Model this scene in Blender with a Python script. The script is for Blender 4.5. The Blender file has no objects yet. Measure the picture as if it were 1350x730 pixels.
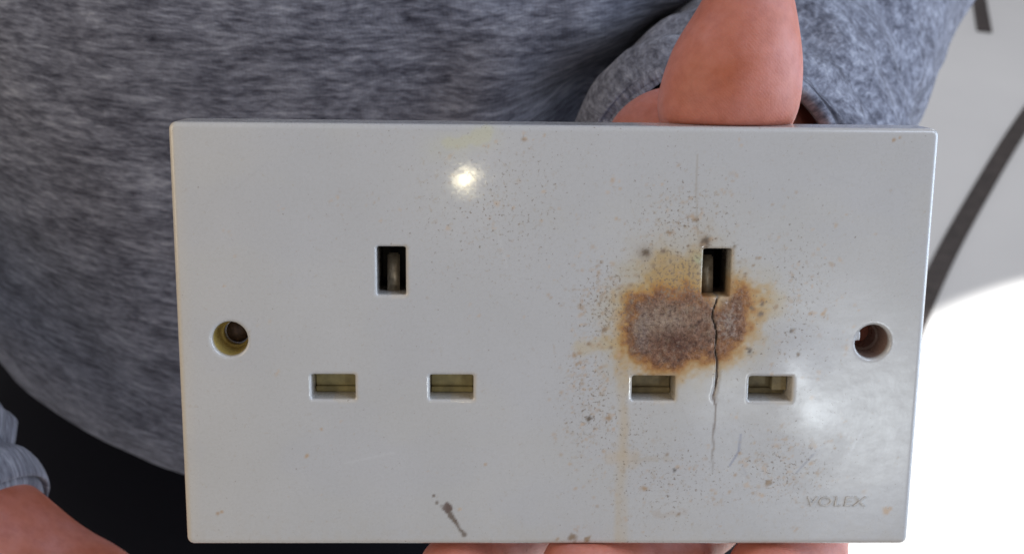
import bpy, bmesh, math, random
import numpy as np
from mathutils import Matrix, Vector

# ------------------------------------------------------------------ camera, world, lamps
scn = bpy.context.scene
COL = scn.collection
# "plate frame": X right, Z up along the plate, Y away from the viewer, in mm; M stands it in the world
LEAN = math.radians(-25.0)
M = Matrix.Translation((0, 0, 1.15)) @ Matrix.Rotation(LEAN, 4, 'X') @ Matrix.Scale(0.001, 4)
Mi = M.inverted()
CAM = np.array([-13.0, -200.0, 49.0])
FWD = np.array([0.0250, 0.9833, -0.1800]); FWD /= np.linalg.norm(FWD)
UP = np.array([-0.006, 0.180, 0.984]); UP -= FWD * UP.dot(FWD); UP /= np.linalg.norm(UP)
RIGHT = np.cross(FWD, UP)
FPX = 1448.0


def ray(u, v):
    return FWD + RIGHT * ((u - 675) / FPX) - UP * ((v - 365) / FPX)


def pp(u, v, y=0.0):
    """point of the plate frame at depth y on the sight line of photo pixel (u, v)"""
    d = ray(u, v)
    return CAM + d * ((y - CAM[1]) / d[1])


def floor_pt(u, v):
    d = M.to_3x3() @ Vector(ray(u, v)); c = M @ Vector(CAM)
    t = -c.z / d.z
    return c + d * t


cam = bpy.data.cameras.new('camera'); camo = bpy.data.objects.new('camera', cam); COL.objects.link(camo)
rot = Matrix(((RIGHT[0], UP[0], -FWD[0]), (RIGHT[1], UP[1], -FWD[1]), (RIGHT[2], UP[2], -FWD[2]))).to_4x4()
camo.matrix_world = Matrix.Translation(M @ Vector(CAM)) @ Matrix.Rotation(LEAN, 4, 'X') @ rot
cam.sensor_fit = 'HORIZONTAL'; cam.sensor_width = 36
cam.angle = 2 * math.atan(675 / FPX)
cam.clip_start = 0.01; cam.clip_end = 100
cam.dof.use_dof = True; cam.dof.focus_distance = 0.205
cam.dof.aperture_fstop = (cam.lens * 0.001) / 0.0014
scn.camera = camo

world = bpy.data.worlds.new('World'); scn.world = world; world.use_nodes = True
wb = world.node_tree.nodes['Background']
wb.inputs[0].default_value = (0.95, 0.94, 0.985, 1); wb.inputs[1].default_value = 0.33
vs = scn.view_settings
vs.view_transform = 'Standard'; vs.look = 'None'; vs.exposure = 0; vs.gamma = 1; vs.use_curve_mapping = False


def lamp(name, kind, pos, aim, power, color, size=0.1, size_y=None):
    """lamp placed in the plate frame (mm)"""
    L = bpy.data.lights.new(name, kind); o = bpy.data.objects.new(name, L); COL.objects.link(o)
    p = M @ Vector(pos); a = M @ Vector(aim)
    o.location = p; o.rotation_euler = (a - p).to_track_quat('-Z', 'Y').to_euler()
    L.energy = power; L.color = color
    if kind == 'AREA':
        L.shape = 'RECTANGLE' if size_y else 'DISK'; L.size = size
        if size_y: L.size_y = size_y
    if kind in ('POINT', 'SPOT'):
        L.shadow_soft_size = size
    return o


lamp('window_light', 'AREA', (800, -75, 90), (20, 40, 0), 6.5, (0.66, 0.80, 1.0), 0.55, 0.7)
lamp('room_light', 'AREA', (-760, -420, 200), (-60, 60, 0), 2.4, (1.0, 0.82, 0.58), 0.7)
lamp('cool_fill', 'AREA', (520, -420, 620), (60, 60, 20), 3.0, (0.68, 0.80, 1.0), 0.4, 0.4)  # unseen fill, added to cool the trunk, thumb and plate from upper right
lamp('phone_flash', 'AREA', (-20, -205, 11), (-8, 0, 28), 0.0075, (1.0, 0.90, 0.60), 0.0032)
lamp('glare_lamp', 'AREA', (262, -600, -199), (54, 0, -13), 0.36, (0.86, 0.94, 1.0), 0.05)  # added lamp at the mirror position, only makes the glare by the right socket
dl = bpy.data.lights.new('floor_fill', 'AREA'); dlo = bpy.data.objects.new('floor_fill', dl); COL.objects.link(dlo)  # unseen area lamp, added to brighten the far floor
dlo.location = (1.5, 2.5, 2.3); dlo.rotation_euler = (Vector((1.05, 1.7, 0)) - dlo.location).to_track_quat('-Z', 'Y').to_euler()
dl.energy = 16; dl.size = 1.2; dl.color = (0.93, 0.95, 1.0)
sp = bpy.data.lights.new('sun_patch', 'SPOT'); spo = bpy.data.objects.new('sun_patch', sp); COL.objects.link(spo)
spo.location = (1.9, 0.45, 3.6)
spo.rotation_euler = (Vector((1.565, 0.475, 0)) - spo.location).to_track_quat('-Z', 'Y').to_euler()
sp.spot_size = 2 * math.atan(1.25 / 3.62); sp.spot_blend = 0.03; sp.energy = 900; sp.color = (1, 0.98, 0.94)
sp.shadow_soft_size = 0.022

# ------------------------------------------------------------------ numpy tools
rng = np.random.default_rng(7)
_perm = rng.permutation(4096)


def vnoise(x, y, z=None, seed=0):
    """smooth value noise, 0..1"""
    if z is None: z = np.zeros_like(x)
    xi, yi, zi = np.floor(x).astype(np.int64), np.floor(y).astype(np.int64), np.floor(z).astype(np.int64)
    fx, fy, fz = x - xi, y - yi, z - zi
    fx, fy, fz = (f * f * (3 - 2 * f) for f in (fx, fy, fz))

    def h(a, b, c):
        k = _perm[(a + seed * 131) & 4095]; k = _perm[(k + b) & 4095]; k = _perm[(k + c) & 4095]
        return k / 4095.0
    r = 0
    for dx in (0, 1):
        for dy in (0, 1):
            for dz in (0, 1):
                w = (fx if dx else 1 - fx) * (fy if dy else 1 - fy) * (fz if dz else 1 - fz)
                r = r + w * h(xi + dx, yi + dy, zi + dz)
    return r


def fbm(x, y, z=None, seed=0, oct=3):
    r = 0; a = 0.5; s = 0
    for i in range(oct):
        k = 2.03 ** i
        r = r + a * vnoise(x * k, y * k, None if z is None else z * k, seed + i * 17); s += a; a *= 0.5
    return r / s


def sstep(a, b, x):
    t = np.clip((x - a) / (b - a), 0, 1)
    return t * t * (3 - 2 * t)


def smin(a, b, k):
    h = np.clip(0.5 + 0.5 * (b - a) / k, 0, 1)
    return b + (a - b) * h - k * h * (1 - h)


def smax(a, b, k):
    return -smin(-a, -b, k)


def cone(P, a, b, ra, rb):
    a = np.array(a, np.float32); b = np.array(b, np.float32); ab = b - a
    px, py, pz = P
    t = ((px - a[0]) * ab[0] + (py - a[1]) * ab[1] + (pz - a[2]) * ab[2]) / max(float(ab @ ab), 1e-6)
    t = np.clip(t, 0, 1)
    return np.sqrt((px - a[0] - t * ab[0]) ** 2 + (py - a[1] - t * ab[1]) ** 2 + (pz - a[2] - t * ab[2]) ** 2) - (ra + t * (rb - ra))


def ell(P, c, r):
    q = [(P[i] - c[i]) / r[i] for i in range(3)]
    k0 = np.sqrt(q[0] ** 2 + q[1] ** 2 + q[2] ** 2)
    q2 = [(P[i] - c[i]) / r[i] ** 2 for i in range(3)]
    k1 = np.sqrt(q2[0] ** 2 + q2[1] ** 2 + q2[2] ** 2) + 1e-6
    return k0 * (k0 - 1) / k1


def nets(f, org, h):
    """surface of f = 0 as quads (naive surface nets)"""
    s = f < 0
    nx, ny, nz = f.shape
    cnt = np.zeros((nx - 1, ny - 1, nz - 1), np.int8)
    corners = [(i, j, k) for i in (0, 1) for j in (0, 1) for k in (0, 1)]
    for i, j, k in corners:
        cnt += s[i:nx - 1 + i, j:ny - 1 + j, k:nz - 1 + k]
    act = np.argwhere((cnt > 0) & (cnt < 8))
    idx = np.full(cnt.shape, -1, np.int64)
    idx[act[:, 0], act[:, 1], act[:, 2]] = np.arange(len(act))
    val = {c: f[act[:, 0] + c[0], act[:, 1] + c[1], act[:, 2] + c[2]] for c in corners}
    acc = np.zeros((len(act), 3)); n = np.zeros(len(act))
    for c in corners:
        for ax in range(3):
            if c[ax]: continue
            e = list(c); e[ax] = 1; e = tuple(e)
            va, vb = val[c], val[e]
            m = (va < 0) != (vb < 0)
            t = np.where(m, va / np.where(m, va - vb, 1), 0)
            p = np.tile(np.array(c, float), (len(act), 1)); p[:, ax] = t
            acc += p * m[:, None]; n += m
    V = (act + acc / n[:, None]) * h + np.array(org)
    F = []
    for ax in range(3):
        o1, o2 = [a for a in range(3) if a != ax]
        sl0 = [slice(None)] * 3; sl1 = [slice(None)] * 3
        sl0[ax] = slice(0, -1); sl1[ax] = slice(1, None)
        a, b = s[tuple(sl0)], s[tuple(sl1)]
        ed = np.argwhere(a != b)
        ok = (ed[:, o1] > 0) & (ed[:, o2] > 0) & (ed[:, o1] < f.shape[o1] - 1) & (ed[:, o2] < f.shape[o2] - 1)
        ed = ed[ok]
        q = []
        for d1, d2 in ((0, 0), (1, 0), (1, 1), (0, 1)):
            c = ed.copy(); c[:, o1] -= 1 - d1; c[:, o2] -= 1 - d2
            q.append(idx[c[:, 0], c[:, 1], c[:, 2]])
        q = np.stack(q, 1)
        ins = a[ed[:, 0], ed[:, 1], ed[:, 2]]
        flip = ~ins if ax != 1 else ins
        q[flip] = q[flip][:, ::-1]
        F.append(q)
    return V, np.concatenate(F)


def grid(lo, hi, h):
    ax = [np.arange(lo[i], hi[i] + h, h, dtype=np.float32) for i in range(3)]
    return np.meshgrid(*ax, indexing='ij', sparse=False)


def mesh_obj(name, V, F, mat, parent=None, smooth=True):
    me = bpy.data.meshes.new(name)
    V = np.asarray(V, np.float32); F = np.asarray(F, np.int32)
    if F.ndim == 2:
        me.vertices.add(len(V)); me.vertices.foreach_set('co', V.ravel())
        me.loops.add(F.size); me.loops.foreach_set('vertex_index', F.ravel())
        me.polygons.add(len(F)); me.polygons.foreach_set('loop_start', np.arange(0, F.size, F.shape[1], dtype=np.int32))
        me.update(calc_edges=True)
    me.polygons.foreach_set('use_smooth', [smooth] * len(me.polygons))
    me.materials.append(mat)
    o = bpy.data.objects.new(name, me); COL.objects.link(o)
    if parent: o.parent = parent
    return o


def bm_obj(name, bm, mat, parent=None, smooth=False):
    me = bpy.data.meshes.new(name); bm.to_mesh(me); bm.free()
    me.polygons.foreach_set('use_smooth', [smooth] * len(me.polygons))
    me.materials.append(mat)
    o = bpy.data.objects.new(name, me); COL.objects.link(o)
    if parent: o.parent = parent
    return o


def tag(o, label=None, cat=None, group=None, kind=None):
    for k, v in (('label', label), ('category', cat), ('group', group), ('kind', kind)):
        if v: o[k] = v
    return o


# ------------------------------------------------------------------ materials
class NT:
    def __init__(s, name):
        s.m = bpy.data.materials.new(name); s.m.use_nodes = True
        s.t = s.m.node_tree; s.b = s.t.nodes['Principled BSDF']

    def n(s, typ, **kw):
        nd = s.t.nodes.new(typ)
        for k, v in kw.items():
            if k.startswith('i_'):
                key = k[2:]; key = int(key) if key.isdigit() else key.replace('_', ' ')
                s.put(nd.inputs[key], v)
            else: setattr(nd, k, v)
        return nd

    def put(s, sock, v):
        if isinstance(v, bpy.types.NodeSocket): s.t.links.new(v, sock)
        elif isinstance(v, (tuple, list)) and len(v) == 3 and sock.type == 'RGBA': sock.default_value = (*v, 1)
        else: sock.default_value = v

    def set(s, **kw):
        for k, v in kw.items(): s.put(s.b.inputs[k.replace('_', ' ')], v)
        return s

    def noise(s, vec, scale, detail=3, rough=0.5, dist=0):
        return s.n('ShaderNodeTexNoise', i_Vector=vec, i_Scale=scale, i_Detail=detail, i_Roughness=rough, i_Distortion=dist).outputs['Fac']

    def ramp(s, fac, stops):
        r = s.n('ShaderNodeValToRGB', i_Fac=fac).color_ramp if False else None
        nd = s.t.nodes.new('ShaderNodeValToRGB'); s.put(nd.inputs[0], fac)
        cr = nd.color_ramp
        while len(cr.elements) < len(stops): cr.elements.new(0.5)
        for e, (p, c) in zip(cr.elements, stops):
            e.position = p; e.color = (*c, 1) if len(c) == 3 else c
        return nd.outputs[0]

    def mix(s, fac, a, b, mode='MIX'):
        nd = s.n('ShaderNodeMix', data_type='RGBA', blend_type=mode)
        s.put(nd.inputs[0], fac); s.put(nd.inputs[6], a); s.put(nd.inputs[7], b)
        return nd.outputs[2]

    def math(s, op, a, b=0.0):
        nd = s.n('ShaderNodeMath', operation=op); s.put(nd.inputs[0], a); s.put(nd.inputs[1], b)
        return nd.outputs[0]

    def coord(s, which='Object'):
        return s.n('ShaderNodeTexCoord').outputs[which]

    def map(s, vec, scale=(1, 1, 1), rot=(0, 0, 0)):
        return s.n('ShaderNodeMapping', i_Vector=vec, i_Scale=scale, i_Rotation=rot).outputs[0]

    def bump(s, h, strength, dist, normal=None):
        nd = s.n('ShaderNodeBump', i_Height=h, i_Strength=strength, i_Distance=dist)
        if normal is not None: s.put(nd.inputs['Normal'], normal)
        return nd.outputs[0]


def mat_plate():
    s = NT('aged_white_plastic'); c = s.coord()
    col = s.n('ShaderNodeVertexColor', layer_name='stain_shade').outputs[0]
    sur = s.n('ShaderNodeAttribute', attribute_name='surf').outputs['Color']
    sep = s.n('ShaderNodeSeparateColor', i_Color=sur)
    big = s.ramp(s.noise(c, 0.06, 4), [(0.3, (0.95, 0.95, 0.94)), (0.7, (1, 1, 1))])
    fine = s.ramp(s.noise(c, 1.6, 3, 0.7), [(0.25, (0.93, 0.925, 0.91)), (0.55, (1, 1, 1))])
    col = s.mix(1, col, big, 'MULTIPLY'); col = s.mix(0.8, col, fine, 'MULTIPLY')
    char = s.ramp(s.noise(c, 1.1, 5, 0.75), [(0.32, (0.42, 0.33, 0.30)), (0.5, (1, 0.98, 0.96)), (0.68, (1.45, 1.45, 1.42))])
    col = s.mix(sep.outputs[1], col, s.mix(1, col, char, 'MULTIPLY'))
    rgh = s.math('ADD', sep.outputs[0], s.math('MULTIPLY', s.math('SUBTRACT', s.noise(c, 0.5, 4), 0.5), 0.16))
    wear = s.n('ShaderNodeSeparateColor', i_Color=s.n('ShaderNodeAttribute', attribute_name='wear').outputs['Color'])
    sp1 = s.math('ADD', s.noise(c, 1.7, 3, 0.65), s.math('MULTIPLY', wear.outputs[0], 0.17))
    col = s.mix(s.ramp(sp1, [(0.665, (0, 0, 0)), (0.735, (0.75,) * 3)]), col, (0.185, 0.135, 0.095))
    sp2 = s.math('ADD', s.noise(s.map(c, (1, 1, 1), (0.5, 0.2, 0.9)), 0.9, 4, 0.7), s.math('MULTIPLY', wear.outputs[0], 0.13))
    col = s.mix(s.ramp(sp2, [(0.62, (0, 0, 0)), (0.76, (0.4,) * 3)]), col, (0.36, 0.26, 0.15))
    peel = s.bump(s.noise(c, 0.35, 2), 0.35, 0.000008)
    peel = s.bump(s.noise(c, 1.7, 4, 0.7), 0.5, 0.0000085, peel)
    smear = s.ramp(s.noise(s.map(c, (0.20, 1, 0.45), (0, 0.8, 0)), 1.0, 5, 0.68), [(0.34, (0, 0, 0)), (0.62, (1, 1, 1))])
    peel = s.bump(s.noise(c, 0.9, 2), 0.5, 0.000010, peel)
    h = s.math('MULTIPLY', s.noise(c, 1.3, 5, 0.7), sep.outputs[1])
    nrm = s.bump(h, 0.9, 0.0009, peel)
    s.set(Base_Color=col, Roughness=rgh, Normal=nrm, IOR=1.5, Coat_Weight=s.math('MULTIPLY', s.math('ADD', 0.30, s.math('MULTIPLY', smear, 0.65)), s.math('SUBTRACT', 1.0, s.math('MULTIPLY', sep.outputs[1], 0.97))),
          Coat_Roughness=s.math('ADD', wear.outputs[1], s.math('MULTIPLY', smear, 0.05)), Coat_Normal=peel)
    return s.m


def simple(name, col, rough, metal=0.0, var=0.15, scale=1.0, bump=0.1, mm=0.001):
    s = NT(name); c = s.coord(); n = s.noise(c, scale, 4, 0.6)
    lo = tuple(x * (1 - var) for x in col); hi = tuple(min(1, x * (1 + var)) for x in col)
    s.set(Base_Color=s.ramp(n, [(0.3, lo), (0.7, hi)]), Roughness=rough, Metallic=metal,
          Normal=s.bump(s.noise(c, scale * 4, 3), bump, 0.1 * mm / scale))
    return s.m


def mat_skin():
    s = NT('skin'); c = s.coord()
    n1 = s.noise(c, 0.045, 4, 0.6); n2 = s.noise(c, 0.35, 4, 0.65)
    col = s.ramp(n1, [(0.30, (0.45, 0.125, 0.062)), (0.5, (0.55, 0.195, 0.140)), (0.70, (0.60, 0.265, 0.24))])
    col = s.mix(0.55, col, s.ramp(n2, [(0.3, (0.74, 0.62, 0.60)), (0.6, (1, 1, 1))]), 'MULTIPLY')
    w = s.n('ShaderNodeTexWave', wave_type='BANDS', bands_direction='DIAGONAL', i_Vector=s.map(c, (1, 0.2, 1)),
            i_Scale=0.85, i_Distortion=3.5, i_Detail=2.0, i_Detail_Scale=0.16).outputs['Fac']
    nr = s.bump(s.math('MULTIPLY', w, s.ramp(s.noise(c, 0.12, 3), [(0.35, (0, 0, 0)), (0.6, (1, 1, 1))])), 0.25, 0.00004)
    nr = s.bump(s.noise(c, 1.3, 4, 0.7), 0.5, 0.00022, nr)
    s.set(Base_Color=col, Roughness=0.52, Normal=nr, Subsurface_Weight=0.22, Subsurface_Radius=(1.0, 0.35, 0.2), Subsurface_Scale=0.0018)
    return s.m


def mat_knit():
    s = NT('heather_knit'); uv = s.coord('UV')
    d = s.n('ShaderNodeTexNoise', i_Vector=s.map(uv, (0.02, 0.05, 1)), i_Scale=1.0, i_Detail=2.0).outputs['Color']
    wv = s.n('ShaderNodeVectorMath', operation='MULTIPLY_ADD'); s.put(wv.inputs[0], d); wv.inputs[1].default_value = (8, 5, 0); s.put(wv.inputs[2], uv)
    v = wv.outputs[0]
    a = s.noise(s.map(v, (0.125, 0.50, 1)), 1.0, 5, 0.62)
    b = s.noise(s.map(v, (0.34, 1.15, 1)), 1.0, 4, 0.65)
    e = s.noise(s.map(v, (0.05, 0.09, 1)), 1.0, 4)
    f = s.math('ADD', s.math('MULTIPLY', a, 0.45), s.math('ADD', s.math('MULTIPLY', b, 0.30), s.math('MULTIPLY', e, 0.25)))
    col = s.ramp(f, [(0.36, (0.032, 0.032, 0.046)), (0.455, (0.108, 0.110, 0.140)), (0.54, (0.222, 0.228, 0.275)), (0.64, (0.40, 0.41, 0.465))])
    rib = s.n('ShaderNodeTexWave', wave_type='BANDS', bands_direction='X', i_Vector=v, i_Scale=0.32, i_Distortion=0.6).outputs['Fac']
    nr = s.bump(rib, 0.12, 0.0003); nr = s.bump(b, 0.6, 0.0009, nr)
    s.set(Base_Color=col, Roughness=0.95, Normal=nr, Sheen_Weight=0.12, Sheen_Roughness=0.5)
    s.b.inputs['Specular IOR Level'].default_value = 0.15
    return s.m


def mat_floor():
    s = NT('pale_smooth_floor'); c = s.coord()
    n = s.noise(c, 2.5, 5, 0.6)
    s.set(Base_Color=s.ramp(n, [(0.3, (0.80, 0.80, 0.80)), (0.7, (0.85, 0.85, 0.845))]),
          Roughness=0.55, Normal=s.bump(s.noise(c, 90, 3), 0.1, 0.002))
    return s.m


MPL = mat_plate(); MSKIN = mat_skin(); MKNIT = mat_knit(); MFLOOR = mat_floor()
MSHUT = simple('yellowed_plastic', (0.36, 0.295, 0.125), 0.5, var=0.25, scale=0.5)
MSHUT2 = simple('smoked_plastic', (0.26, 0.205, 0.105), 0.55, var=0.35, scale=0.5)
MDARK = simple('dark_bakelite', (0.022, 0.018, 0.016), 0.6, var=0.3, scale=0.6)
MBRASS = simple('tarnished_brass', (0.30, 0.25, 0.18), 0.42, 0.55, var=0.4, scale=0.7)
MSCREW = simple('rusty_screw_steel', (0.10, 0.065, 0.05), 0.45, 0.6, var=0.5, scale=0.9, bump=0.4)
MTROU = simple('navy_black_cotton', (0.0055, 0.0055, 0.009), 0.9, var=0.35, scale=0.35, bump=0.3)
MSTRIP = simple('dark_rubber', (0.055, 0.043, 0.040), 0.6, var=0.4, scale=40, bump=0.3, mm=1)

# ------------------------------------------------------------------ floor and the strips lying on it
bm = bmesh.new()
bmesh.ops.create_grid(bm, x_segments=8, y_segments=8, size=6)
fl = bm_obj('floor', bm, MFLOOR); tag(fl, kind='structure')
fl.location = (0.5, 2, 0)


def strip(name, pts, width, label, h=0.007):
    """a flat flexible strip lying on the floor along pts; ends cut square"""
    bm = bmesh.new(); rows = []
    P = [Vector((p[0], p[1], 0)) for p in pts]
    for i, p in enumerate(P):
        t = (P[min(i + 1, len(P) - 1)] - P[max(i - 1, 0)]).normalized(); nrm = Vector((-t.y, t.x, 0))
        w = width * 0.5
        prof = [(-w, 0.001), (-w, h - 0.0015), (-w + 0.0015, h), (w - 0.0015, h), (w, h - 0.0015), (w, 0.001)]
        rows.append([bm.verts.new(p + nrm * a + Vector((0, 0, b))) for a, b in prof])
    for r0, r1 in zip(rows, rows[1:]):
        for j in range(6):
            k = (j + 1) % 6
            bm.faces.new((r0[j], r1[j], r1[k], r0[k]))
    bm.faces.new(rows[0]); bm.faces.new(rows[-1][::-1])
    bmesh.ops.recalc_face_normals(bm, faces=bm.faces)
    o = bm_obj(name, bm, MSTRIP)
    c = sum(P, Vector()) / len(P)
    o.data.transform(Matrix.Translation(-c)); o.location = c
    return tag(o, label, 'strip')


def spline(pts, n):
    out = []
    P = [Vector((p[0], p[1], 0)) for p in pts]
    for i in range(len(P) - 1):
        p0, p1, p2, p3 = P[max(i - 1, 0)], P[i], P[i + 1], P[min(i + 2, len(P) - 1)]
        for k in range(n):
            t = k / n
            out.append(0.5 * ((2 * p1) + (p2 - p0) * t + (2 * p0 - 5 * p1 + 4 * p2 - p3) * t * t + (3 * p1 - p0 - 3 * p2 + p3) * t ** 3))
    out.append(P[-1]); return out


strip('rubber_strip', spline([floor_pt(*q) for q in ((1440, 45), (1390, 105), (1340, 175), (1290, 258), (1250, 330), (1215, 405), (1190, 470))], 6),
      0.041, 'long curved dark strip crossing the pale floor right of the plate')
strip('rubber_strip', [floor_pt(1297.5, 43), floor_pt(1292, 10), floor_pt(1286, -30), floor_pt(1278, -90)], 0.043,
      'short straight dark strip with a square cut end at upper right')

# ------------------------------------------------------------------ the socket plate
W, H, TH = 139.9, 80.5, 9.5
SX, EZ, LZ = 30.2, 13.4, -8.8
HOLES = [(-60.3, 0.3), (60.3, 0.3)]
LN = [(s * SX + d, LZ) for s in (-1, 1) for d in (-11.1, 11.1)]
EA = [(-SX, EZ), (SX, EZ)]


def poly_dist(X, Z, pts):
    d = np.full(X.shape, 1e9)
    for (x0, z0), (x1, z1) in zip(pts, pts[1:]):
        dx, dz = x1 - x0, z1 - z0
        t = np.clip(((X - x0) * dx + (Z - z0) * dz) / (dx * dx + dz * dz + 1e-9), 0, 1)
        d = np.minimum(d, np.hypot(X - x0 - t * dx, Z - z0 - t * dz))
    return d


def poly_sd(X, Z, pts):
    d = poly_dist(X, Z, pts + pts[:1]); ins = np.zeros(X.shape, bool)
    for (x0, z0), (x1, z1) in zip(pts, pts[1:] + pts[:1]):
        c = ((z0 > Z) != (z1 > Z)) & (X < (x1 - x0) * (Z - z0) / (z1 - z0 + 1e-12) + x0)
        ins ^= c
    return np.where(ins, -d, d)


def q2(*uv):
    return [tuple(pp(u, v)[[0, 2]]) for u, v in uv]


CRACK = q2((946, 391), (941, 405), (940, 422), (944, 440), (942, 458), (945, 475), (945, 496), (943, 508), (940, 522), (943, 534), (943, 552), (940, 566), (940, 590), (938, 606), (940, 622))
BURN = q2((830, 412), (838, 395), (866, 389), (905, 386), (928, 391), (946, 402), (960, 390), (978, 387), (990, 398), (982, 425), (971, 448), (956, 463), (930, 465), (908, 474), (893, 486), (858, 480), (834, 468), (827, 440))


def rr(X, Z, cx, cz, hw, hh, r):
    qx = np.abs(X - cx) - hw + r; qz = np.abs(Z - cz) - hh + r
    return np.hypot(np.maximum(qx, 0), np.maximum(qz, 0)) + np.minimum(np.maximum(qx, qz), 0) - r


def relief(X, Z):
    """outward swelling of the front face in mm"""
    n = fbm(X * 0.8, Z * 0.8, seed=3, oct=3) - 0.5
    sd = poly_sd(X, Z, BURN) + (fbm(X * 0.5, Z * 0.5, seed=5) - 0.5) * 3
    b = sstep(0.8, -2.8, sd)
    g = lambda u, v, s: np.exp(-((X - pp(u, v)[0]) ** 2 + (Z - pp(u, v)[2]) ** 2) / (2 * s * s))
    return b * (n * 0.34 - 0.02) + 0.40 * g(1058, 545, 7.5) + 0.22 * g(1035, 470, 4.0) + 0.06 * (fbm(X * 0.03, Z * 0.03, seed=9, oct=2) - 0.5) \
        + 0.3 * g(900, 505, 9)


hs = 0.3
lo = (-72.0, -1.8, -42.3); hi = (72.0, 11.4, 42.3)
gx = np.arange(lo[0], hi[0], hs, dtype=np.float32); gy = np.arange(lo[1], hi[1], hs, dtype=np.float32); gz = np.arange(lo[2], hi[2], hs, dtype=np.float32)
X2, Z2 = np.meshgrid(gx, gz, indexing='ij')
rel = relief(X2, Z2).astype(np.float32)
edge = rr(X2, Z2, 0, 0, W / 2, H / 2, 1.3)
slots = np.full(X2.shape, 1e9); through = np.full(X2.shape, 1e9)
for x, z in LN: slots = np.minimum(slots, rr(X2, Z2, x, z, 4.1, 2.4, 0.25))
for x, z in EA: through = np.minimum(through, rr(X2, Z2, x, z, 2.65, 4.5, 0.25))
bore = np.minimum(*[np.hypot(X2 - x, Z2 - z) for x, z in HOLES])
crk = poly_dist(X2 + 0.30 * (vnoise(X2 * 0, Z2 * 0.55, seed=78) - 0.5), Z2, CRACK)
crw = (0.12 * sstep(-21, -4, Z2) + 0.03 + 0.10 * np.exp(-((Z2 + 9) / 4.0) ** 2)) * (0.75 + 0.5 * vnoise(X2 * 0, Z2 * 0.5, seed=77))
f = np.empty((len(gx), len(gy), len(gz)), np.float32)
r = 1.0
for j, y in enumerate(gy):
    yy = y + rel * sstep(5, 1.0, y)
    wy = np.abs(yy - TH / 2) - TH / 2 + r
    draft = 0.09 * np.clip(yy, 0, TH) - 0.0          # sides lean out towards the wall
    wx = edge - 0.35 + 0.0 * draft + 0.035 * (TH - yy) + r
    d = np.minimum(np.maximum(wx, wy), 0) + np.hypot(np.maximum(wx, 0), np.maximum(wy, 0)) - r
    ch = 0.22 * np.clip(1 - yy / 0.35, 0, 1)          # eased rims
    d = smax(d, -np.maximum(slots - ch, yy - 6.9), 0.12)
    d = smax(d, -(through - ch), 0.12)
    rad = 3.35 - 0.12 * np.clip(yy, 0, 5)
    d = smax(d, -np.maximum(bore - rad - ch, yy - 5.2), 0.12)
    d = smax(d, -(bore - 2.35), 0.1)
    d = np.maximum(d, -np.maximum(crk - crw * np.clip(1 - yy / 2.0, 0, 1), yy - 0.8 * sstep(-13, -6, Z2) + 0.25 * (Z2 < -12)))
    # torn lip in the right fixing hole
    lip = rr(X2, Z2, 60.3 - 3.05, 0.3 + 1.15, 0.85, 0.95, 0.3)
    d = np.minimum(d, np.maximum(np.maximum(lip, 0.5 - yy), yy - 2.2))
    f[:, j, :] = d
V, F = nets(f, lo, hs)
del f

# stains, char, wear and a little painted light and shade, per vertex
X, Y, Z = V[:, 0], V[:, 1], V[:, 2]
base = np.tile(np.array([0.520, 0.511, 0.510]), (len(V), 1))
surf = np.zeros((len(V), 3)); surf[:, 0] = 0.28


def over(mask, col):
    global base
    m = np.clip(mask, 0, 1)[:, None]
    base = base * (1 - m) + np.array(col) * m


def G(u, v, s, sz=None):
    x, _, z = pp(u, v)
    s /= 7.0; sz = s if sz is None else sz / 7.0
    return np.exp(-((X - x) / s) ** 2 * 0.5 - ((Z - z) / sz) ** 2 * 0.5)


nA = fbm(X * 0.35, Z * 0.35, seed=21, oct=4) - 0.5
nB = fbm(X * 1.1, Z * 1.1, seed=22, oct=3) - 0.5
nC = fbm(X * 2.3, Z * 2.3, seed=23, oct=2) - 0.5
nS = vnoise(X * 0.5, Z * 0.06, seed=30)
front = Y < 0.45
wall = sstep(0.5, 1.3, Y)
# general soiling, yellowed rim on the left and bottom
over(0.10 * sstep(0.5, 0.75, fbm(X * 0.05, Z * 0.09, seed=31) + 0.1), (0.62, 0.58, 0.47))
over(0.5 * sstep(-68.7, -69.7, X) + 0.22 * sstep(-66.3, -69.6, X) + 0.12 * sstep(-45, -70, X), (0.66, 0.56, 0.42))  # the widest left band paints in the warm side light
over(0.30 * sstep(-38.6, -40.1, Z), (0.66, 0.56, 0.46))
over(0.13 * sstep(0.45, 0.8, fbm(X * 0.9, Z * 0.9, seed=33) + 0.15 * sstep(-34, -40, Z)) * sstep(-30, -40, Z), (0.50, 0.43, 0.33))
# halo and plume round the burn
sd = poly_sd(X, Z, BURN) + nA * 3.2 + nB * 1.2
up = np.maximum(poly_sd(X, Z, q2((836, 398), (853, 352), (872, 338), (905, 345), (924, 335), (927, 392))) + 2.4, 0)
over(0.55 * sstep(10.5, 1.0, up + nA * 5), (0.50, 0.40, 0.235))
over(0.85 * sstep(5.0, 0.6, up + nA * 3.5 + nB * 2.5), (0.48, 0.30, 0.095))
over(0.5 * sstep(3.4, 0.4, up + nA * 5 + nB * 4) * sstep(7.5, 1.0, poly_sd(X, Z, BURN)), (0.42, 0.195, 0.042))
over(0.5 * sstep(2.6, 0.2, poly_dist(X, Z, q2((832, 455), (800, 455), (768, 457))) + nA * 2.5 + nB * 2.5), (0.56, 0.43, 0.22))
over(0.35 * sstep(4.0, 0.5, poly_dist(X, Z, q2((990, 395), (1018, 400))) + nA * 5), (0.55, 0.42, 0.22))
over(0.42 * sstep(9, 1.0, sd + 1.5 * nA), (0.50, 0.41, 0.235))
over(0.88 * sstep(5.2, 0.9, sd + nB * 1.8), (0.50, 0.30, 0.088))
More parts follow.
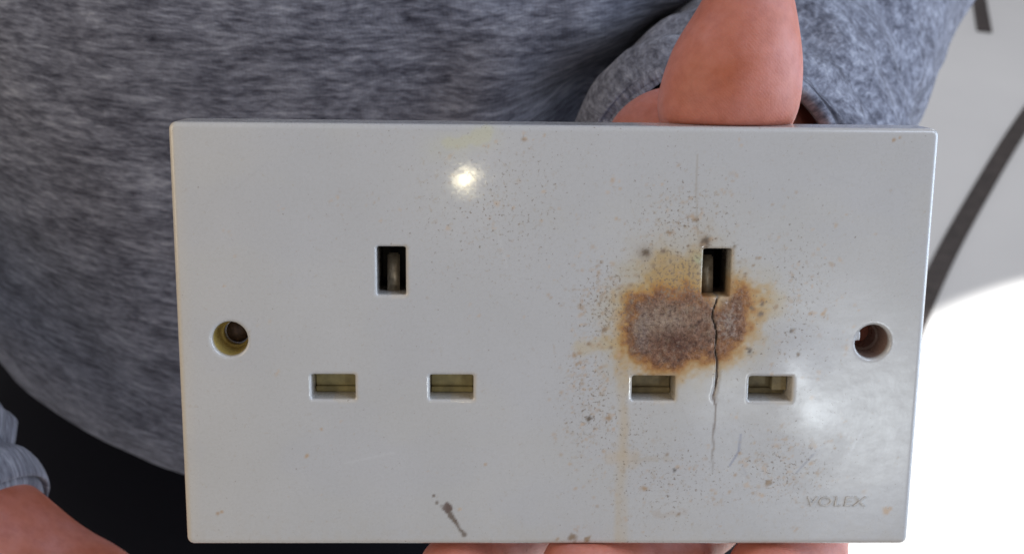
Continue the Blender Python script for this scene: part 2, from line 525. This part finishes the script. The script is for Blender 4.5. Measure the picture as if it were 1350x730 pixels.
over(0.88 * sstep(2.9, -0.2, sd + nB * 2.0), (0.385, 0.155, 0.033))
over(0.6 * sstep(0.9, -0.4, sd + nB * 2.2), (0.20, 0.075, 0.025))
over(0.30 * sstep(2.2, 0.2, poly_dist(X, Z, q2((886, 392), (912, 384))) + nB * 3), (0.30, 0.13, 0.06))
wear = np.zeros((len(V), 3)); wear[:, 1] = 0.035
for (u, v, su, sv, k) in ((805, 400, 40, 48, .8), (778, 530, 34, 80, .62), (900, 300, 65, 55, .62), (1045, 385, 50, 75, .52), (1030, 622, 62, 42, .58), (880, 640, 90, 50, .5), (905, 365, 60, 45, .9), (650, 270, 90, 70, .5), (820, 600, 30, 90, .5)):
    wear[:, 0] = np.maximum(wear[:, 0], k * G(u, v, su, sv))
wear[:, 0] *= (Y < 0.5)
wear[:, 1] += 0.13 * sstep(0.02, 0.35, G(1085, 545, 110, 110))
core = sstep(0.0, -2.3, sd + nB * 2.6 + nC * 1.0)
over(core * 0.95, (0.25, 0.122, 0.070))
over(core * sstep(0.0, 0.22, nB + 0.05) * 0.6, (0.345, 0.24, 0.17))
over(core * 0.75 * G(872, 425, 34, 16), (0.38, 0.29, 0.22))
over(core * 0.7 * G(845, 440, 8, 22), (0.27, 0.21, 0.185))
over(core * 0.95 * G(893, 450, 27, 12) * sstep(-0.45, 0.0, nA + nC), (0.125, 0.05, 0.028))
over(core * 0.6 * G(962, 430, 12, 22) * sstep(0.0, 0.2, nC + 0.02), (0.46, 0.40, 0.37))
over(core * sstep(0.2, 0.36, nC) * 0.5, (0.42, 0.33, 0.25))
over(core * sstep(-0.17, -0.33, nC) * 0.8, (0.075, 0.035, 0.025))
over(0.55 * G(948, 395, 9, 7), (0.52, 0.43, 0.29))
over(0.8 * G(930, 319, 5, 6) * sstep(-0.2, 0.15, nB + nC + 0.05), (0.22, 0.11, 0.035))
over(0.6 * G(850, 334, 7, 7) * sstep(-0.2, 0.1, nB), (0.22, 0.15, 0.10))
over(0.6 * sstep(1.0, 0.1, poly_dist(X, Z, q2((831, 400), (829, 430), (833, 462))) + nB * 2.0), (0.17, 0.085, 0.05))
surf[:, 1] = np.clip(core * 1.0 + 0.35 * sstep(2.2, 0, sd), 0, 1)
surf[:, 0] += 0.32 * core + 0.16 * sstep(6, 0, sd)
over(0.35 * G(920, 342, 5, 6), (0.35, 0.50, 0.30))          # verdigris tinge
# streaks, drips
st = poly_dist(X, Z, q2((822, 500), (820, 600), (818, 712)))
over(0.45 * sstep(1.7, 0.2, st + nA * 1.2) * (0.4 + nS), (0.54, 0.41, 0.235))
over(0.35 * sstep(2.6, 0.2, poly_dist(X, Z, q2((808, 601), (832, 604))) + nB * 3), (0.58, 0.44, 0.28))
over(0.45 * sstep(1.0, 0.1, poly_dist(X, Z, q2((838, 605), (884, 605))) + nB * 2.2), (0.47, 0.41, 0.34))
over(0.45 * sstep(1.0, 0.1, poly_dist(X, Z, q2((863, 677), (900, 676))) + nB * 2.2), (0.47, 0.40, 0.34))
over(0.33 * sstep(1.2, 0.1, poly_dist(X, Z, q2((590, 190), (622, 184), (640, 176))) + nA * 3), (0.60, 0.57, 0.32))
over(0.16 * sstep(4.0, 0.1, poly_dist(X, Z, q2((575, 196), (640, 180))) + nA * 4), (0.60, 0.58, 0.38))
over(0.45 * sstep(0.30, 0.05, poly_dist(X, Z, q2((919, 205), (918, 260), (920, 305))) + nB * 0.2), (0.36, 0.30, 0.23))
drip = poly_dist(X, Z, q2((592, 668), (594, 679), (600, 687), (606, 697), (612, 704))) - (0.20 + 0.03 * np.clip(Z + 36, -2, 4) * 2) * (1 + nA)
over(0.92 * sstep(0.35, -0.05, drip + nB * 0.5 + nC * 0.35), (0.150, 0.110, 0.082))
over(0.9 * sstep(1.3, 0.6, np.hypot(X - pp(590, 669)[0], (Z - pp(590, 669)[2]) * 1.2) + nB * 1.6 + nC * 0.6), (0.145, 0.10, 0.085))
for u, v, w in ((572, 653, 2.4), (576, 662, 2.5), (612, 704, 3.8), (598, 686, 2.6)):
    over(0.8 * sstep(w / 7 * 1.4, w / 7 * 0.6, np.hypot(X - pp(u, v)[0], Z - pp(u, v)[2])), (0.17, 0.13, 0.10))
for (a, b, k, c) in (((976, 572), (974, 594), 0.8, (0.26, 0.27, 0.35)), ((974, 594), (962, 613), 0.8, (0.26, 0.27, 0.35)),
                     ((975, 606), (984, 626), 0.32, (0.36, 0.36, 0.40)), ((1050, 622), (1072, 598), 0.7, (0.30, 0.30, 0.34)),
                     ((1072, 598), (1092, 580), 0.25, (0.42, 0.42, 0.46)), ((1118, 600), (1140, 562), 0.22, (0.85, 0.85, 0.87)), ((310, 250), (352, 214), 0.14, (0.38, 0.37, 0.36)), ((455, 610), (520, 596), 0.12, (0.8, 0.8, 0.8)), ((655, 300), (668, 352), 0.12, (0.8, 0.8, 0.8)), ((385, 640), (402, 668), 0.13, (0.36, 0.34, 0.32)), ((1090, 232), (1135, 246), 0.12, (0.40, 0.40, 0.42))):
    over(k * sstep(0.32, 0.05, poly_dist(X, Z, q2(a, b)) + nB * 0.1), c)
# fly specks and soot dots: hand placed, then scattered
DOTS = [(851, 333, 5.8, .11), (875, 331, 3.6, .18), (930, 318, 6.0, .10), (927, 323, 5.5, .16), (988, 463, 4.2, .07), (1043, 435, 3.4, .10), (1052, 466, 3.0, .16),
        (1004, 401, 3.6, .15), (1002, 414, 3.4, .15), (990, 406, 3.0, .18), (1022, 405, 2.6, .32), (776, 552, 3.2, .10), (803, 551, 3.0, .32), (889, 620, 2.8, .05), (880, 598, 2.4, .25), (1013, 635, 3.8, .22),
        (895, 677, 3.2, .25), (849, 643, 4.6, .34), (757, 468, 4.6, .34), (776, 453, 3.6, .30), (806, 458, 3.2, .25), (690, 184, 3.2, .28), (968, 324, 2.8, .12), (916, 290, 2.6, .22), (882, 306, 3.2, .26), (907, 324, 2.4, .22),
        (994, 350, 2.8, .28), (982, 360, 2.4, .22), (1002, 340, 2.4, .36), (1100, 590, 2.6, .30), (1168, 673, 5.5, .42), (796, 434, 3.0, .22), (833, 396, 3.0, .22), (816, 380, 2.4, .25), (1068, 413, 3.0, .36), (1084, 414, 3.6, .40),
        (287, 676, 3.0, .36), (292, 674, 2.0, .40), (755, 708, 5.5, .22), (774, 711, 4.2, .26), (735, 710, 3.0, .34), (970, 625, 2.6, .34), (1178, 185, 3.0, .36), (1186, 182, 2.0, .36), (975, 596, 2, .35), (640, 612, 2.2, .4), (424, 565, 2.4, .42), (404, 601, 2.2, .42)]
rs = random.Random(5)


def scatter(n, u0, v0, su, sv, r0, r1, lum0, lum1):
    for _ in range(n):
        u, v = rs.gauss(u0, su), rs.gauss(v0, sv)
        for _k in range(rs.choice((1, 1, 2, 3))):          # soot settles in little clusters
            DOTS.append((u, v, rs.uniform(r0, r1) * rs.choice((0.85, 0.9, 1.0, 1.35)), rs.uniform(lum0, lum1), rs.uniform(0.18, 0.62)))
            u += rs.gauss(0, 6); v += rs.gauss(0, 6)


scatter(95, 805, 400, 32, 38, 1.5, 2.7, .26, .46)
scatter(90, 775, 530, 24, 55, 1.5, 2.5, .30, .48)
scatter(60, 900, 300, 40, 40, 1.5, 2.4, .30, .48)
scatter(60, 1045, 385, 35, 60, 1.5, 2.4, .34, .48)
scatter(80, 1030, 620, 40, 26, 1.5, 2.6, .28, .46)
scatter(40, 880, 650, 60, 40, 1.4, 2.2, .34, .48)
scatter(40, 905, 365, 45, 30, 1.5, 2.6, .20, .38)
scatter(26, 640, 260, 70, 60, 1.3, 2.0, .38, .50)
scatter(50, 650, 450, 300, 170, 1.2, 1.9, .42, .52)
fi = np.where(front)[0]; Xf, Zf = X[fi], Z[fi]
for dot in DOTS:
    u, v, rad, lum = dot[:4]; op = dot[4] if len(dot) > 4 else 0.95
    x, _, z = pp(u, v); R = rad / 7.0
    if abs(x) > W / 2 or abs(z) > H / 2: continue
    m = np.where((np.abs(Xf - x) < R * 2.2) & (np.abs(Zf - z) < R * 2.2))[0]
    if not len(m): continue
    ii = fi[m]
    k = (op * sstep(R * 1.35, R * 0.35, np.hypot(X[ii] - x, Z[ii] - z) * (1 + nB[ii] * 1.6) + nC[ii] * R * 0.9))[:, None]
    base[ii] = base[ii] * (1 - k) + np.array([lum * 1.22, lum * 0.86, lum * 0.56]) * k
ck = poly_dist(X + 0.30 * (vnoise(X * 0, Z * 0.55, seed=78) - 0.5), Z, CRACK)
over(0.95 * sstep(0.32, 0.10, ck + nC * 0.2) * sstep(-25, -12, Z), (0.115, 0.065, 0.045))
over(0.55 * sstep(0.30, 0.05, ck + nC * 0.2) * sstep(-30, -22, Z), (0.26, 0.22, 0.19))
# pocket walls: aged inside, with some shade painted in
hl = np.hypot(X - HOLES[0][0], Z - HOLES[0][1]); hr = np.hypot(X - HOLES[1][0], Z - HOLES[1][1])
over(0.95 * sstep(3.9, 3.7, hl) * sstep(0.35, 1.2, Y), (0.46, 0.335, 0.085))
over(0.93 * sstep(3.9, 3.7, hr) * sstep(0.5, 1.4, Y) * (1 - ((X < 58.4) & (Z > 0.2) & (Y < 2.6))), (0.22, 0.135, 0.105))  # brown wall, painted darker to suggest depth
for (x, z) in LN: over(0.75 * sstep(0.6, 0.1, rr(X, Z, x, z, 4.1, 2.4, 0.2)) * sstep(3.4, 6.2, Y), (0.40, 0.35, 0.21))
for (x, z) in LN + EA:
    hw, hh = (4.1, 2.4) if (x, z) in LN else (2.65, 4.5)
    near = np.abs(rr(X, Z, x, z, hw, hh, 0.2))
    over(0.35 * sstep(0.9, 0.1, near + nB) * (X > x) , (0.62, 0.52, 0.38))
for (x, z) in EA: over(0.90 * sstep(0.6, 0.1, rr(X, Z, x, z, 2.65, 4.5, 0.2)) * sstep(3.6, 5.5, Y), (0.10, 0.075, 0.055))  # shade deep in the earth slots, painted on their walls

plate = bpy.data.objects.new('socket_plate', None); COL.objects.link(plate); plate.empty_display_size = 30
plate.matrix_world = M
tag(plate, 'scorched white double wall socket plate with a cracked burn beside its right earth slot', 'socket plate')
face = mesh_obj('face_plate', V, F, MPL, plate)
ca = face.data.color_attributes.new('stain_shade', 'FLOAT_COLOR', 'POINT')
ca.data.foreach_set('color', np.c_[base, np.ones(len(V))].astype(np.float32).ravel())
cw = face.data.color_attributes.new('wear', 'FLOAT_COLOR', 'POINT')
cw.data.foreach_set('color', np.c_[wear, np.ones(len(V))].astype(np.float32).ravel())
cb = face.data.color_attributes.new('surf', 'FLOAT_COLOR', 'POINT')
cb.data.foreach_set('color', np.c_[surf, np.ones(len(V))].astype(np.float32).ravel())


def box_bm(bm, x0, x1, y0, y1, z0, z1, bev=0.15):
    r = bmesh.ops.create_cube(bm, size=1)
    vs_ = r['verts']
    bmesh.ops.scale(bm, vec=(x1 - x0, y1 - y0, z1 - z0), verts=vs_)
    bmesh.ops.translate(bm, vec=((x0 + x1) / 2, (y0 + y1) / 2, (z0 + z1) / 2), verts=vs_)
    if bev:
        es = list({e for v in vs_ for e in v.link_edges})
        bmesh.ops.bevel(bm, geom=es, offset=bev, segments=2, affect='EDGES')


for i, (x, z) in enumerate(LN):
    bm = bmesh.new()
    # shutter: a sloping tongue with a stepped lower lip
    y = 5.6
    box_bm(bm, x - 4.02, x + 4.02, y, y + 1.2, z - 1.25, z + 2.36, 0.1)
    box_bm(bm, x - 4.02, x + 4.02, y - 0.55, y + 1.1, z - 2.36, z - 1.30, 0.12)
    if i == 3: box_bm(bm, x + 1.2, x + 4.02, y - 2.2, y - 0.02, z - 1.28, z + 2.3, 0.1)
    bm_obj('shutter', bm, MSHUT if i < 2 else MSHUT2, plate)
for i, (x, z) in enumerate(EA):
    bm = bmesh.new()
    x0 = x - 3.4; x1 = x + 3.4; z0 = z - 5.3; z1 = z + 5.3; y0 = TH + 0.02; y1 = TH + 9
    for b in ((x0 - .8, x0, y0, y1, z0, z1), (x1, x1 + .8, y0, y1, z0, z1), (x0, x1, y0, y1, z0 - .8, z0), (x0, x1, y0, y1, z1, z1 + .8), (x0 - .8, x1 + .8, y1, y1 + 1, z0 - .8, z1 + .8)):
        box_bm(bm, *b, bev=0)
    bm_obj('contact_housing', bm, MDARK, plate)
    bm = bmesh.new()
    o = -0.05 if i == 0 else -1.05
    box_bm(bm, x + o - 1.05, x + o + 1.25, 4.4, 5.2, z - 5.2, z + 2.6, 0.3)
    bmesh.ops.rotate(bm, cent=(x, 4.8, z), matrix=Matrix.Rotation(math.radians(-9), 3, 'X'), verts=bm.verts)
    bm_obj('earth_contact', bm, MBRASS, plate, True)
# rusted screw end in the left fixing hole
bm = bmesh.new()
bmesh.ops.create_uvsphere(bm, u_segments=24, v_segments=12, radius=2.2)
bmesh.ops.scale(bm, vec=(1, 0.5, 1), verts=bm.verts)
bmesh.ops.translate(bm, vec=(HOLES[0][0], 7.0, HOLES[0][1]), verts=bm.verts)
bm_obj('screw', bm, MSCREW, plate, True)
# raised maker's lettering, lower right
tc = bpy.data.curves.new('lettering', 'FONT'); tc.body = 'VOLEX'; tc.size = 2.75; tc.extrude = 0.16; tc.bevel_depth = 0.035
tc.space_character = 1.12; tc.shear = 0.12; tc.align_x = 'CENTER'
to = bpy.data.objects.new('tmp', tc); COL.objects.link(to)
dg = bpy.context.evaluated_depsgraph_get()
me = bpy.data.meshes.new_from_object(to.evaluated_get(dg)); bpy.data.objects.remove(to)
c = pp(1101, 666)
wid = max(v.co.x for v in me.vertices) - min(v.co.x for v in me.vertices)
me.transform(Matrix.Translation((c[0], -0.03, c[2])) @ Matrix.Rotation(math.radians(90), 4, 'X') @ Matrix.Scale(11.7 / wid, 4, (1, 0, 0)))
me.materials.clear()
me.materials.append(simple('moulded_plastic', (0.52, 0.495, 0.465), 0.45, var=0.2, scale=1.0))
lo_ = bpy.data.objects.new('lettering', me); COL.objects.link(lo_); lo_.parent = plate

# ------------------------------------------------------------------ the person
person = bpy.data.objects.new('person', None); COL.objects.link(person); person.location = (-0.06, 0.30, 0); person.empty_display_size = 0.2
tag(person, 'person in a grey heathered jumper and dark trousers holding the scorched socket plate', 'person')
bpy.context.view_layer.update()
PI_ = person.matrix_world.inverted()


def to_person(V):
    """plate-frame mm -> the person's own space"""
    A = np.array(PI_ @ M)
    return V @ A[:3, :3].T + A[:3, 3]


def w2p(p):
    return np.array(Mi @ Vector(p))


# --- left hand (holds the plate) in the plate frame
h = 0.8
P = grid((-32, -9, -66), (86, 92, 76), h)
WR = (41, 70, 21)
palm = ell(P, (40, 34, -4), (33, 13, 33))
palm = smin(palm, cone(P, (44, 44, 12), WR, 20, 21), 12)
palm = smin(palm, cone(P, WR, (62, 112, 32), 25, 29), 10)
palm = smin(palm, cone(P, (60, 30, 6), (62, 30, -22), 11, 11), 8)
palm = smin(palm, ell(P, (60, 21, 0), (13, 12, 15)), 8)
# thumb: metacarpal, joint, broad pad resting on the plate's top edge
th = smin(cone(P, (36, 44, 16), (35, 24, 34), 14, 11.5), cone(P, (29, 46, 31), (37, 62, 24), 16.0, 18), 8)
pad = ell(P, (34.3, 12.0, 48.5), (12.9, 11.2, 14.0))
pad = smin(pad, ell(P, (36.8, 13.2, 59), (9.0, 9.0, 13.0)), 5.0)
pad = smin(pad, ell(P, (32.8, 13.0, 43), (12.4, 10.8, 10)), 4.0)
th = smin(th, pad, 6)
hand = smin(palm, th, 7)


def finger(pts, rads, k=2.5):
    d = None
    for a, b, ra, rb in zip(pts, pts[1:], rads, rads[1:]):
        c_ = cone(P, a, b, ra, rb)
        d = c_ if d is None else smin(d, c_, k)
    return d


fing = [
    finger([(58, 32, -26), (62, 36, -47), (55, 18, -51.0), (44, 5.0, -48.4)], [9.5, 9.5, 8.8, 7.9]),      # index
    finger([(40, 34, -30), (38, 40, -50), (27, 20, -51.5), (6.5, 3.4, -46.9)], [9.5, 9.5, 8.8, 8.0]),      # middle
    finger([(18, 36, -28), (5, 42, -48), (-10, 24, -51.0), (-18.5, 6.0, -48.5)], [9, 8.8, 7.9, 7.4]),       # ring
    finger([(10, 34, -20), (-9, 38, -28), (-19, 33, -36), (-23, 27, -39)], [8, 7.5, 7, 6.4]),           # little finger, behind the plate
]
fa = fing[0]
for g_ in fing[1:]: fa = smin(fa, g_, 0.6)
hand = smin(hand, fa, 4)
# fleshy contact with the plate
bx = [np.abs(P[0]) - (W / 2 + 0.2), np.abs(P[1] - TH / 2) - (TH / 2 + 0.12), np.abs(P[2]) - (H / 2 + 0.12)]
pb = np.maximum(np.maximum(bx[0], bx[1]), bx[2])
hand = smax(hand, -pb, 0.8)
V1, F1 = nets(hand, (-32, -9, -66), h)
# --- right hand (hangs in front, lower left)
h2 = 1.0
lo2 = (-225, 20, -165); P = grid(lo2, (-60, 125, -35), h2)
wr = (-147, 70, -76)
kn = (-108, 64, -108)
hd = cone(P, (-215, 80, -42), wr, 27, 22)
hd = smin(hd, ell(P, (-128, 68, -93), (32, 17, 26)), 12)
hd = smin(hd, cone(P, wr, kn, 21, 19), 10)
fs = None
for k_, (dx, dz, L) in enumerate(((11, 9, 1.0), (3, -2, 1.08), (-7, -11, 1.0), (-18, -18, 0.82))):
    a = (kn[0] + dx - 2, kn[1] + 3, kn[2] + dz); b = (a[0] + 24 * L, a[1] - 3, a[2] - 16 * L); c_ = (b[0] + 9 * L, b[1] + 16, b[2] - 13 * L); e_ = (c_[0] - 5, c_[1] + 14, c_[2] - 4)
    g_ = finger([a, b, c_, e_], [9.2, 8.6, 7.8, 7.0])
    fs = g_ if fs is None else smin(fs, g_, 0.8)
hd = smin(hd, fs, 5)
hd = smin(hd, finger([(-140, 60, -88), (-122, 50, -112), (-104, 52, -128), (-90, 60, -136)], [14, 11, 9.5, 8]), 5)
V2, F2 = nets(hd, lo2, h2)


def loft(rings, closed=True):
    """rings: list of (n,3) arrays -> V, F"""
    n = len(rings[0]); V = np.concatenate(rings); F = []
    i = np.arange(n); j = (i + 1) % n
    for r_ in range(len(rings) - 1):
        F.append(np.stack([r_ * n + i, r_ * n + j, (r_ + 1) * n + j, (r_ + 1) * n + i], 1))
    return V, np.concatenate(F)


def catmull(P, n):
    P = np.array(P, float); out = []
    for i in range(len(P) - 1):
        p0, p1, p2, p3 = P[max(i - 1, 0)], P[i], P[i + 1], P[min(i + 2, len(P) - 1)]
        t = np.linspace(0, 1, n, endpoint=False)[:, None]
        out.append(0.5 * (2 * p1 + (p2 - p0) * t + (2 * p0 - 5 * p1 + 4 * p2 - p3) * t ** 2 + (3 * p1 - p0 - 3 * p2 + p3) * t ** 3))
    out.append(P[-1:]); return np.concatenate(out)


def tube(path, rads, n=64, sub=16, wrinkle=None, inner=None):
    """tube along path (world m) with radii; returns V, F, UV(mm)"""
    pts = catmull(np.c_[np.array(path), np.array(rads)[:, None]], sub)
    C, R = pts[:, :3], pts[:, 3]
    T = np.gradient(C, axis=0); T /= np.linalg.norm(T, axis=1)[:, None]
    s = np.r_[0, np.cumsum(np.linalg.norm(np.diff(C, axis=0), axis=1))]
    a = np.linspace(0, 2 * np.pi, n, endpoint=False)
    u = np.cross(T[0], (0, 0, 1)); u /= np.linalg.norm(u)
    rings, uvs = [], []
    for k in range(len(C)):
        u = u - T[k] * (u @ T[k]); u /= np.linalg.norm(u); v = np.cross(T[k], u)
        rr_ = np.full(n, R[k])
        if wrinkle is not None: rr_ = rr_ + wrinkle(a, s[k])
        rings.append(C[k] + np.outer(np.cos(a) * rr_, u) + np.outer(np.sin(a) * rr_, v))
        uvs.append(np.c_[a * 36, np.full(n, s[k] * 1000)])
    if inner:
        # turned-in wall of an open cuff: (depth m, radius offsets at rim / just inside / deep)
        depth, o0, o1, o2 = inner; ir, iu = [], []
        for k in range(len(C)):
            if s[k] > depth: break
            t = s[k] / depth
            off_ = np.interp(t, (0, 0.12, 1), (o0, o1, o2))
            cen = C[k] + T[k] * (0.0012 if k == 0 else 0)
            d = rings[k] - C[k]; L = np.linalg.norm(d, axis=1)[:, None]
            ir.append(cen + d / L * (L - off_)); iu.append(np.c_[a * 36, np.full(n, -s[k] * 1000 - 3)])
        rings = ir[::-1] + [C[0] - T[0] * 0.0008 + (rings[0] - C[0]) * (1 - o0 * 0.5 / R[0])] + rings
        uvs = iu[::-1] + [np.c_[a * 36, np.full(n, -1.5)]] + uvs
    V, F = loft(rings)
    return V, F, np.concatenate(uvs), n


# arms and trunk under the clothes: plain, closed into the same body mesh
parts = [(to_person(V1), F1), (to_person(V2), F2)]
off = np.array([-0.06, 0.30, 0.0])


def W_(p):
    return np.array(M @ Vector(p))


SH_L = np.array([0.135, 0.33, 1.43]); SH_R = np.array([-0.255, 0.33, 1.43])
EL_L = np.array([0.175, 0.36, 1.13]); EL_R = np.array([-0.36, 0.30, 1.12])
for path, rads in (([W_((58, 104, 31)), W_((92, 175, 46)), EL_L, (EL_L + SH_L) / 2, SH_L], [0.026, 0.033, 0.036, 0.042, 0.047]),
                   ([W_((-205, 79, -47)), W_((-255, 105, -15)), EL_R, (EL_R + SH_R) / 2, SH_R], [0.026, 0.032, 0.036, 0.042, 0.047])):
    v_, f_, _, _ = tube(path, rads, 24, 6); parts.append((v_ - off, f_))
trunk = [(0.95, .165, .145), (1.05, .18, .16), (1.2, .175, .15), (1.35, .185, .13), (1.43, .17, .10), (1.48, .06, .06), (1.53, .055, .058)]
ang = np.linspace(0, 2 * np.pi, 32, endpoint=False)
v_, f_ = loft([np.c_[a_ * np.cos(ang), b_ * np.sin(ang) + (0.02 if z_ > 1.4 else 0), np.full(32, z_)] for z_, a_, b_ in trunk])
parts.append((v_, f_))
Vb, Fb, o_ = [], [], 0
for v_, f_ in parts:
    Vb.append(v_); Fb.append(f_ + o_); o_ += len(v_)
body = mesh_obj('body', np.concatenate(Vb), np.concatenate(Fb), MSKIN, person)
# the skin texture is written in millimetres of the plate frame
body.data.transform(Matrix.Scale(1000, 4)); body.scale = (0.001,) * 3


# --- jumper: trunk and two sleeves
def prof(z):
    zs = [0.968, 0.976, 0.998, 1.04, 1.09, 1.16, 1.25, 1.35, 1.42, 1.46, 1.485]
    a_ = np.interp(z, zs, [.188, .192, .197, .200, .203, .203, .20, .205, .20, .13, .075])
    b_ = np.interp(z, zs, [.167, .172, .177, .182, .186, .184, .172, .155, .125, .09, .065])
    return a_, b_


zz = np.r_[1.03, 1.0, 0.9705, 0.968, 0.968, 0.970, np.linspace(0.974, 1.24, 110), np.linspace(1.25, 1.485, 20)]
na = 360
ang = np.linspace(0, 2 * np.pi, na, endpoint=False)
rings, uvs = [], []
for i, z in enumerate(zz):
    a_, b_ = prof(z)
    inset = (0.004, 0.004, 0.0035, 0.002, 0.0, 0.0)[i] if i < 6 else 0
    x = (a_ - inset) * np.cos(ang); y = (b_ - inset) * np.sin(ang)
    k = (fbm(np.cos(ang) * 2.6 + z * 3.5, np.sin(ang) * 2.6, np.full(na, z * 9), seed=41) - 0.5) * 0.010
    # soft drag folds running from the belly up to the arm
    q = (ang - 5.15) * 0.19; fold = 0.0075 * np.sin(((z - 1.05) - q * 0.9) / 0.0135 + 2.0 * fbm(ang * 4, np.full(na, z * 25), seed=45)) * np.exp(-((ang - 5.28) / 0.26) ** 2) * sstep(1.05, 1.11, z)
    rad = 1 + (k + fold) / 0.19
    rings.append(np.c_[x * rad, y * rad, np.full(na, z)])
    uvs.append(np.c_[ang * 190, np.full(na, z * 1000)])
Vt, Ft = loft(rings)
# the forearm presses a hollow into the front of the jumper
pA = w2p((0, 0, 0)); qa = (np.array(M @ Vector(pp(862, 20, 165))) - np.array([-0.06, 0.30, 0])); qb = (np.array(M @ Vector(pp(785, 150, 130))) - np.array([-0.06, 0.30, 0]))
dd = poly_dist(Vt[:, 0], Vt[:, 2], [(qa[0], qa[2]), (qb[0], qb[2])])
Vt[:, 1] += 0.030 * np.exp(-(dd / 0.016) ** 2) * (Vt[:, 1] < 0.02) - 0.006 * np.exp(-((dd - 0.034) / 0.012) ** 2) * (Vt[:, 1] < 0.02) * (Vt[:, 0] < qa[0])
UVt = np.concatenate(uvs)


def wrL(a, s):
    n_ = len(a); s_ = np.full(n_, s)
    w = (fbm(np.cos(a) * 1.3 + 5, np.sin(a) * 1.3, s_ * 28, seed=51) - 0.5) * 0.014
    w += 0.0012 * np.sin(s_ * 180 + 3 * np.cos(a) + 3 * fbm(np.cos(a) * 2, np.sin(a) * 2, s_ * 20, seed=53)) * np.exp(-((s - 0.05) / 0.05) ** 2)
    return w * sstep(0.0, 0.02, s_)


def wrR(a, s):
    n_ = len(a); s_ = np.full(n_, s)
    w = (fbm(np.cos(a) * 1.6 + 5, np.sin(a) * 1.6, s_ * 50, seed=61) - 0.5) * 0.022
    w += 0.004 * np.sin(s_ * 420 + 2 * np.cos(a))
    return w * sstep(0.0, 0.012, s_)


CUF = (42, 62, 23)
sl1 = tube([W_(CUF), W_((45, 78, 25)), W_((64, 120, 34)), W_((90, 178, 50)), EL_L, (EL_L + SH_L) / 2, SH_L],
           [0.0315, 0.0360, 0.0405, 0.044, 0.051, 0.058, 0.066], 96, 16, wrL, (0.045, 0.003, 0.0042, 0.0042))
sl2 = tube([W_((-151, 72, -76)), W_((-160, 74, -70)), W_((-205, 80, -44)), W_((-255, 105, -12)), EL_R, (EL_R + SH_R) / 2, SH_R],
           [0.0275, 0.0350, 0.038, 0.043, 0.049, 0.058, 0.066], 96, 16, wrR, (0.03, 0.003, 0.004, 0.004))
Vs = [Vt, sl1[0] - off, sl2[0] - off]
o_ = 0; Fs = []; nn = [(na, 0)]
Vall = np.concatenate(Vs)
Fs = [Ft, sl1[1] + len(Vt), sl2[1] + len(Vt) + len(sl1[0])]
Fall = np.concatenate(Fs)
shirt = mesh_obj('jumper', Vall, Fall, MKNIT, person)
UVv = np.concatenate([UVt, sl1[2][:, ::-1] * (1.7, 0.8), sl2[2][:, ::-1] * (1.8, 0.9)])
uvl = shirt.data.uv_layers.new(name='UVMap')
luv = UVv[Fall.ravel()].reshape(-1, 4, 2)
# unwrap the seam column
for ax, per in ((0, 190 * 2 * np.pi),):
    m = (luv[:, :, 0].max(1) - luv[:, :, 0].min(1)) > 600
    lu = luv[m]; lu[:, :, 0] = np.where(lu[:, :, 0] < 400, lu[:, :, 0] + per, lu[:, :, 0]); luv[m] = lu
uvl.data.foreach_set('uv', luv.astype(np.float32).ravel())
sol = shirt.modifiers.new('thickness', 'SOLIDIFY'); sol.thickness = 0.0012; sol.offset = -1

# --- trousers
ang = np.linspace(0, 2 * np.pi, 96, endpoint=False)
rings = []
for z, a_, b_ in ((1.04, .172, .150), (1.0, .180, .156), (0.968, .184, .160), (0.93, .205, .166), (0.85, .215, .165), (0.80, .200, .150), (0.77, .15, .11)):
    k = (fbm(np.cos(ang) * 3, np.sin(ang) * 3, np.full(96, z * 14), seed=71) - 0.5) * 0.006
    rings.append(np.c_[(a_ + k) * np.cos(ang), (b_ + k) * np.sin(ang), np.full(96, z)])
Va, Fa = loft(rings)
MTROU.node_tree.nodes['Principled BSDF'].inputs['Specular IOR Level'].default_value = 0.08
VV, FF, o_ = [Va], [Fa], len(Va)
for s_ in (-1, 1):
    v_, f_, _, _ = tube([(s_ * .088, 0, .86), (s_ * .092, 0, .70), (s_ * .098, -.01, .48), (s_ * .10, 0, .25), (s_ * .10, 0, .02)], [.088, .090, .070, .062, .060], 40, 8)
    VV.append(v_); FF.append(f_ + o_); o_ += len(v_)
mesh_obj('trousers', np.concatenate(VV), np.concatenate(FF), MTROU, person)
